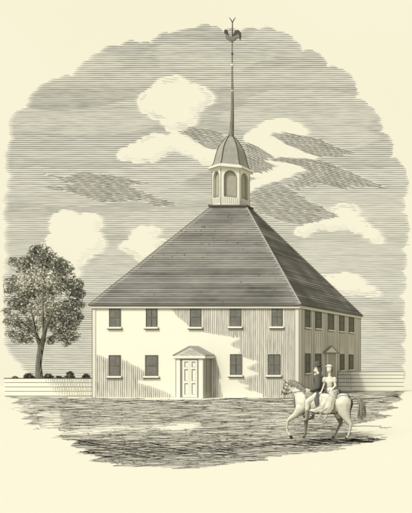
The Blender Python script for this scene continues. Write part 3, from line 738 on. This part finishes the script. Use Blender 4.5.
hb = [C_([(304, 402, 9.5), (312, 402.5, 11), (325, 403.5, 11.2), (337, 403.5, 10.8), (343, 404, 10)], 0, .85),
      C_([(302, 399, 8), (302, 407, 7.5)], 0, .85), C_([(306, 394, 6.5), (312, 397, 8)], 0, .7),
      C_([(303, 398, 8.2), (298, 391, 6.2), (293, 386, 4.6), (289.5, 383.5, 3.6)], 0, .6),
      C_([(288.3, 383.5, 3.7), (286.6, 388, 3.3), (284, 394, 2.1), (283, 397, 1.9)], 0, .6),
      C_([(284, 395.5, 1.9), (282.3, 397.2, 1.5)], 0, .8),
      C_([(287, 381.5, 1.2, -.05), (286.2, 377.8, .4, -.05)]), C_([(288.3, 381.5, 1.2, .06), (288.3, 378, .4, .06)]),
      # raised near fore
      C_([(302, 408, 6, -.1), (298, 413.5, 3.6, -.15), (291, 418.5, 2.1, -.17), (289.2, 421, 1.7, -.17)]), C_([(289.2, 421, 1.6, -.17), (288.6, 428, 1.0, -.17), (289.6, 432, 1.2, -.17)]), C_([(289.6, 432, 1.1, -.17), (292, 435, 1.4, -.17)]),
      # standing far fore
      C_([(304, 409, 5, .1), (304.6, 417, 2.7, .16), (304.5, 424.5, 1.8, .17)]), C_([(304.5, 424.5, 1.7, .17), (304, 432.5, 1.05, .17), (303.5, 435.5, 1.3, .17)]), C_([(303.5, 435, 1.1, .17), (302.5, 437.3, 1.2, .17)]),
      # near hind
      C_([(344, 403, 9, -.1), (345, 411, 6.6, -.13), (348.5, 418.5, 3.6, -.16), (352, 424, 2.0, -.16)]), C_([(352.2, 424.2, 1.8, -.16), (350.6, 431, 1.15, -.16), (349.6, 435, 1.4, -.16)]), C_([(349.6, 435, 1.1, -.16), (348, 437.6, 1.3, -.16)]),
      # far hind
      C_([(341, 405, 8, .1), (338, 413, 5.6, .15), (338.5, 420, 2.8, .17), (339.3, 423.5, 1.9, .17)]), C_([(339.3, 423.8, 1.7, .17), (336, 430, 1.15, .17), (334, 434, 1.3, .17)]), C_([(334, 434, 1.1, .17), (332.4, 436.8, 1.25, .17)]),
      C_([(343, 400, 8), (347, 403, 6)], 0, .9)]
hm = blob(hb, .026, 5)
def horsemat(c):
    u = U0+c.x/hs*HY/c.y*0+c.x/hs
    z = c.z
    if z < hp(0, 413).z and c.y > HY+.03: return 1  # far legs coloured dark to put their shade in
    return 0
place(hm, 'body', [M['horse'], M['horse_shade']], horse, horsemat)
q = MB()
for u, v, dy, w in ((293, 437, -.17, 1.5), (302, 438.6, .17, 1.5), (347.4, 438.8, -.16, 1.5), (331.7, 438.2, .17, 1.5)):
    p = hp(u, v, dy); h = MB()
    tilt = -1 if u == 293 else 0
    h.tube([p+Vector((.02 if tilt else .01, 0, hr(1.9))), p+Vector((0, 0, hr(.1)))] if not tilt else [hp(291.6, 434.6, dy), hp(293.6, 437.8, dy)], [hr(1.15), hr(1.6)], 10)
    if not tilt: 
        dz = p.z+hr(.1); 
    h.build('hoof', M['ink'], horse)
# mane, tail, eye, bridle
mn = MB()
for k in range(46):
    f_ = k/45; u = 288.5+f_*17; v = 380.4+f_*f_*8.2
    for dy in (-.10-.05*f_, .02):
        L = random.uniform(3.5, 6.5); sw_ = random.uniform(.5, 3.0)
        mn.tube([hp(u, v-.6, 0), hp(u+.5, v+.4, dy*.8), hp(u+sw_*.6+.4, v+L*.55, dy*1.5), hp(u+sw_+.4, v+L, dy*1.6)], [hr(.5), hr(.55), hr(.4), hr(.08)], 5)
for k in range(6): mn.tube([hp(288, 380.3, -.02), hp(286.2, 381+k*.3, -.1), hp(285.4-k*.2, 384+k*.4, -.13)], [hr(.4), hr(.4), hr(.08)], 5)
mn.build('mane', M['hair'], horse)
tl = MB()
for k in range(44):
    a = random.uniform(-1, 1); dy = random.uniform(-.12, .12); L = random.uniform(0, 8)
    tl.tube([hp(350.5, 399.5, 0), hp(354.5, 396.8+a*.5, dy*.3), hp(359.4+a*1.4, 398.6, dy*.8), hp(361.6+a*2.8, 406, dy), hp(361.2+a*3.8, 411+L*.5, dy*1.1), hp(361.6+a*4.4+random.uniform(-1.4, 1), 413.5+L, dy)], [hr(.9), hr(.8), hr(.75), hr(.6), hr(.4), hr(.06)], 5)
tl.tube([hp(347.5, 400.5), hp(352, 398.6), hp(355.5, 397.6), hp(359, 399), hp(361, 403)], [hr(1.9), hr(1.7), hr(1.6), hr(1.6), hr(1.2)], 10)
tl.build('tail', M['hair'], horse)
for dy in (-.10, .10):
    q = MB(); c = hp(286.7, 385.3, dy); q.lathe((c.x, c.y), [(.012, c.z-.02), (.026, c.z), (.012, c.z+.02)], 8)
    q.build('eye', M['ink'], horse)
q = MB()
def loop(cu, cv, r, ang, ry, w=.3):
    pts = []
    for j in range(13):
        a = 2*math.pi*j/12; d = math.cos(a)*r; pts.append(hp(cu+d*math.cos(ang), cv-d*math.sin(ang), math.sin(a)*ry))
    q.tube(pts, hr(w), 5)
loop(284.3, 392.5, 2.9, R(-22), .095); loop(287.6, 382.3, 3.9, R(-35), .11); loop(286, 388.6, 3.5, R(-25), .11)
for dy in (-.115, .115):
    q.tube([hp(286, 382.3, dy), hp(284.8, 387.5, dy), hp(282.6, 394.6, dy*.8)], hr(.28), 5)
    q.tube([hp(289.6, 384, dy), hp(287.2, 390, dy), hp(284.6, 395, dy*.8)], hr(.28), 5)
    q.tube([hp(284.2, 395.2, dy), hp(290, 392.8, dy*1.3), hp(299, 391.5, dy*1.3), hp(309.5, 390.5, -.13)], hr(.25), 5)
q.build('bridle', M['ink'], horse)
q = MB()
q.tube([hp(295.3, 396, -.05), hp(298.5, 400.5, -.23), hp(303, 403, -.26), hp(308, 404, -.27)], hr(.35), 5)
rows = []
for j in range(9):   # saddle cloth over the back
    a = R(-62+124*j/8); rows.append([Vector((hp(u, 0).x, HY+math.sin(a)*hr(11.3)*.93, hp(0, 403).z+math.cos(a)*hr(11.7+((u-318)/14)**2*.8))) for u in (308, 313, 318, 323, 328, 334, 339)])
q.grid(rows, 0, False, True)
q.build('saddle_cloth', M['hair'], horse)

# ---- man
man = empty('person', hp(318, 393), 'man in dark coat and tall hat riding astride in front, holding the reins', 'person')
z0 = -.0
def fingers(base, d, side, out, spread, r, curl):
    """four unequal fingers and a thumb, curled"""
    for j, L in enumerate((.075, .085, .08, .062)):
        o_ = base+side*(j-1.5)*r*2.3
        out.append([(o_, r), (o_+d*L*.5+curl*.01, r*.95), (o_+d*L*.8+curl*L*.6, r*.85)])
    o_ = base-side*r*4.2-d*.05
    out.append([(base-side*r*2.5-d*.07, r*1.2), (o_+curl*.02, r*1.1), (o_+d*.045+curl*.045, r*.95)])
Hm = []
Hm.append(C_([(317.3, 367.6, 2.9), (316.7, 369.6, 2.5)], 0, .85)); Hm.append(C_([(315.5, 371, 1.6), (317, 370.5, 2.0)]))
Hm.append(C_([(314.3, 369.4, .5), (313.6, 370.1, .45)]))                      # nose
Hm.append(C_([(317.8, 370, 1.7), (318.6, 375.5, 1.8)]))                         # neck
Hm.append(C_([(319, 379, 4.2), (319.3, 386, 3.8), (319.5, 393.5, 4.3)], 0, 1.05))
Hm.append(C_([(319, 377.4, 2.3, -.17), (319, 377.4, 2.3, .17)]))
for dy in (-.25, .25):
    Hm.append(C_([(319.2, 378.5, 2.1, dy*.85), (320, 387, 1.7, dy)])); Hm.append(C_([(320, 387, 1.6, dy), (311.8, 390.3, 1.15, dy*.6)]))
    Hm.append(C_([(311.8, 390.3, 1.15, dy*.6), (310.2, 390.3, 1.35, dy*.6)]))
    fingers(hp(309.6, 390.2, dy*.6), Vector((-1, 0, -.15)), Vector((0, 0, 1)), Hm, 0, .0115, Vector((0, -.5 if dy > 0 else .5, -.6)))
for dy in (-.33, .33):
    Hm.append(C_([(319.5, 394.5, 4, dy*.4), (310.8, 401, 2.6, dy)])); Hm.append(C_([(310.8, 401, 2.4, dy), (310.6, 408, 2.0, dy*1.08), (309.8, 416.3, 1.2, dy*1.05)]))
    Hm.append(C_([(309.6, 418, 1.2, dy*1.05), (305.4, 419.6, .9, dy*1.05)]))
place(blob(Hm, .016, 3), 'body', M['skin'], man)
def cloth(name, segs, mat, par, vox=.02, sm=4): return place(blob(segs, vox, sm), name, mat, par)
cloth('coat', [C_([(318.8, 379, 5.1), (319.2, 386, 4.6), (319.8, 394, 5.2)], 0, 1.0), C_([(319, 377.8, 3.1, -.16), (319, 377.8, 3.1, .16)]),
               C_([(318.6, 375.4, 2.5), (318.8, 378, 3.4)]),
               C_([(319.4, 379, 2.9, -.2), (320.3, 387, 2.5, -.28)]), C_([(320.3, 387, 2.5, -.28), (313, 390.2, 1.7, -.17)]),
               C_([(319.4, 379, 2.9, .2), (320.3, 387, 2.5, .28)]), C_([(320.3, 387, 2.5, .28), (313, 390.2, 1.7, .17)]),
               C_([(320, 394, 5, -.10), (321, 401, 3.9, -.30), (322, 407.5, 2.2, -.38)]), C_([(320, 394, 5, .10), (321, 401, 3.6, .30), (322, 405, 2.4, .36)])], M['coat'], man)
for dy in (-.33, .33):
    cloth('breeches_leg', [C_([(319, 395, 4.6, dy*.4), (310.8, 401, 3.2, dy)]), C_([(310.8, 401, 3.1, dy), (310.7, 408.5, 2.5, dy*1.08)])], M['dress'], man)
    cloth('boot', [C_([(310.7, 408, 2.4, dy*1.08), (310.0, 416.3, 1.6, dy*1.05), (309.7, 418.4, 1.5, dy*1.05)]), C_([(309.7, 418.6, 1.4, dy*1.05), (305, 419.8, 1.1, dy*1.05)])], M['tailhair'], man)
cloth('hair', [C_([(318.6, 367.2, 2.9), (319.6, 370.5, 2.1), (319.8, 373.5, 1.4)], 0, .9)], M['coat'], man, .014)
ht = MB(); c = hp(317.6, 365.6)
tl_ = Matrix.Translation(c) @ Matrix.Rotation(R(-6), 4, 'Y')
prof = [(.18, -.012), (.185, .004), (.108, .012), (.104, .03), (.112, .15), (.104, .172), (.02, .18)]
ht.grid([[tl_ @ Vector((r*math.cos(2*math.pi*j/20)*1.0, r*.9*math.sin(2*math.pi*j/20), z)) for j in range(20)] for r, z in prof], 0, True, True)
ht.build('hat', M['coat'], man)
for u, v, dy, r in ((314.7, 368.4, -.05, .013), (314.7, 368.4, .05, .013)):
    fc = MB(); c = hp(u, v, dy); fc.lathe((c.x, c.y), [(.003, c.z-r), (r, c.z), (.003, c.z+r)], 8); fc.build('eye', M['ink'], man)
fc = MB()
c = hp(314.3, 371.4); fc.tube([c+Vector((0, -.025, 0)), c+Vector((0, .025, 0))], .005, 6)
fc.build('mouth', M['ink'], man)
fc = MB(); c = hp(317, 374.0); fc.tube([c+Vector((-.05, -.06, 0)), c+Vector((-.085, 0, -.02)), c+Vector((-.05, .06, 0))], .035, 8)
fc.build('neckcloth', M['trim'], man)

# ---- woman (pillion, seated sideways facing the viewer)
wom = empty('person', hp(331, 394), 'woman in pale low-necked dress and small flat hat seated sideways behind the man', 'person')
W = [C_([(329.6, 368, 2.75, -.05), (329.5, 370, 2.45, -.06)], 0, .95), C_([(329.4, 371.6, 1.3, -.08), (329.5, 370.5, 1.8, -.06)]),
     C_([(329.5, 370.5, .4, -.15), (329.5, 369.6, .35, -.14)]),
     C_([(329.6, 371, 1.35, -.03), (329.7, 376, 1.5, -.02)]), C_([(326.5, 378.4, 1.6, -.02), (332.9, 378.4, 1.6, -.02)]),
     C_([(329.7, 379.5, 3.2, -.03), (329.8, 386, 2.5, 0), (330, 393, 4.2, 0)], 0, .8),
     C_([(333.8, 379, 1.4, -.02), (336.0, 385.5, 1.1, -.08)]), C_([(336.0, 385.5, 1.1, -.08), (331.6, 392.5, .95, -.3)]),
     C_([(325.6, 379, 1.4, -.02), (324.2, 385.5, 1.1, -.05)]), C_([(324.2, 385.5, 1.1, -.05), (323.6, 391.5, .95, -.25)]),
     C_([(331.6, 392.5, .95, -.3), (330.2, 394.3, 1.2, -.34)]), C_([(323.6, 391.5, .95, -.25), (323.4, 393, 1.2, -.29)]),
     C_([(329, 394, 4, -.05), (325.6, 397.5, 2.8, -.42)]), C_([(325.6, 397.5, 2.6, -.42), (325, 413, 1.3, -.46)]),
     C_([(331.5, 394, 4, -.05), (332, 397.5, 2.8, -.42)]), C_([(332, 397.5, 2.6, -.42), (330.5, 413.5, 1.3, -.46)]),
     C_([(325, 414.5, 1.1, -.46), (323.5, 416, .8, -.56)]), C_([(330.5, 415, 1.1, -.46), (329.5, 416.6, .8, -.56)])]
fingers(hp(329.6, 395, -.36), Vector((-.6, 0, -.8)), Vector((.8, 0, -.6)), W, 0, .0115, Vector((0, -.35, -.3)))
fingers(hp(323.3, 393.6, -.31), Vector((0, 0, -1)), Vector((1, 0, 0)), W, 0, .0115, Vector((0, .35, -.3)))
place(blob(W, .016, 3), 'body', M['skin'], wom)
cloth('bodice', [C_([(327.5, 381, 2.3, -.05), (332, 381, 2.3, -.05)]), C_([(329.7, 381.3, 3.4, -.04), (329.8, 386.8, 3.0, -.01)], 0, .85)], M['dress'], wom, .016)
for du, dy in ((-1, 0), (1, 0)):
    cloth('puff_sleeve', [C_([(329.7+du*4.8, 379.0, 2.6, -.03), (329.7+du*5.3, 380.9, 2.2, -.04)])], M['dress'], wom, .016)
sk = [C_([(330, 388.5, 3.2, -.02), (331.5, 393.5, 6, -.05), (332, 397, 6.5, -.22)]), C_([(335, 393, 4.8, 0), (335.4, 400, 4.4, -.2)]),
      C_([(326.5, 396, 4.0, -.38), (331.5, 397, 4.6, -.38), (335, 399, 4, -.3)]),
      C_([(331, 398, 4.6, -.42), (327, 406, 4.2, -.46), (321, 409.5, 3.0, -.48), (315.5, 409.3, 1.6, -.48)]),
      C_([(333.5, 399, 4.4, -.4), (332.5, 406, 4.2, -.44), (331, 410.8, 2.8, -.47)]), C_([(326, 409.8, 2.8, -.48), (331, 410.8, 2.8, -.47)]),
      C_([(335, 400, 3.6, -.34), (335, 407.5, 2.4, -.42), (333.5, 411, 1.9, -.46)])]
cloth('skirt', sk, M['dress'], wom, .02, 4)
fo = MB()   # drawn folds of the skirt: narrow dark cords following the cloth
for pts in ([(334, 388), (338.8, 391), (340.2, 396), (338.6, 403), (336, 411)], [(333, 399), (329, 405), (320, 409.5)], [(330, 400), (325.5, 404.5), (318, 407.4)], [(335, 403), (331.5, 408), (324, 412.2)], [(312.9, 409), (318, 412.5), (326, 413.5), (334, 413.3)]):
    dyy = -.16 if pts[0][1] < 390 else -.60
    fo.tube([hp(u, v, (dyy if i else dyy*.9)) for i, (u, v) in enumerate(pts)], [hr(.2)]+[hr(.34)]*(len(pts)-2)+[hr(.15)], 5)
fo.build('skirt_folds', M['seam_shade'], wom)
cloth('hair', [C_([(329.7, 367.2, 2.75, .02), (329.8, 370.2, 2.3, .05)], 0, .8)], M['coat'], wom, .014)
ht = MB(); c = hp(329.5, 366.1, -.04)
ht.grid([[c+Vector((r*math.cos(2*math.pi*j/20), r*.9*math.sin(2*math.pi*j/20), z)) for j in range(20)] for r, z in [(.02, -.01), (.145, -.012), (.148, .004), (.088, .014), (.08, .05), (.02, .062)]], 0, True, True)
ht.build('hat', M['trim'], wom)
for du in (-.9, .9):
    fc = MB(); c = hp(329.4+du, 369.0, -.135); fc.lathe((c.x, c.y), [(.003, c.z-.007), (.012, c.z), (.003, c.z+.007)], 8); fc.build('eye', M['ink'], wom)
fc = MB()
c = hp(329.4, 371.4, -.135); fc.tube([c+Vector((-.018, 0, 0)), c+Vector((.018, 0, 0))], .004, 6)
fc.build('mouth', M['ink'], wom)
q = MB(); c = hp(329.8, 387, -.02)
q.grid([[c+Vector((hr(3.25)*math.cos(2*math.pi*j/16), hr(2.9)*math.sin(2*math.pi*j/16), z)) for j in range(16)] for z in (-.02, .02)], 0, True); q.build('sash', M['seam_shade'], wom)

# ------------------------------------------------------------------ light
w = bpy.data.worlds.new('World'); S.world = w; w.use_nodes = True; nt = w.node_tree
SE, SD = 46, Vector((-.27, -.78, 0)).normalized()
st = nt.nodes.new('ShaderNodeTexSky'); st.sky_type = 'NISHITA'; st.sun_disc = False
st.sun_elevation = R(SE); st.sun_rotation = math.atan2(SD.x, SD.y); st.dust_density = 4; st.air_density = 1
hsv = nt.nodes.new('ShaderNodeHueSaturation'); hsv.inputs['Saturation'].default_value = .12
nt.links.new(st.outputs[0], hsv.inputs['Color']); bg = nt.nodes['Background']
nt.links.new(hsv.outputs[0], bg.inputs['Color']); bg.inputs['Strength'].default_value = .15
sl = bpy.data.lights.new('sun', 'SUN'); sl.energy = 2.0; sl.angle = R(3); sl.color = (1, .97, .90)
so = bpy.data.objects.new('sun', sl); COL.objects.link(so)
dirv = Vector((SD.x*math.cos(R(SE)), SD.y*math.cos(R(SE)), math.sin(R(SE))))
so.rotation_euler = dirv.to_track_quat('Z', 'Y').to_euler(); so.location = (-60, -40, 60)
S.view_settings.view_transform = 'Standard'; S.view_settings.look = 'None'; S.view_settings.exposure = EXPO; S.view_settings.gamma = 1
S.view_settings.use_curve_mapping = False
S.render.engine = 'CYCLES'; S.cycles.max_bounces = 4; S.cycles.filter_width = 2.2
S.render.resolution_x = 822; S.render.resolution_y = 1024
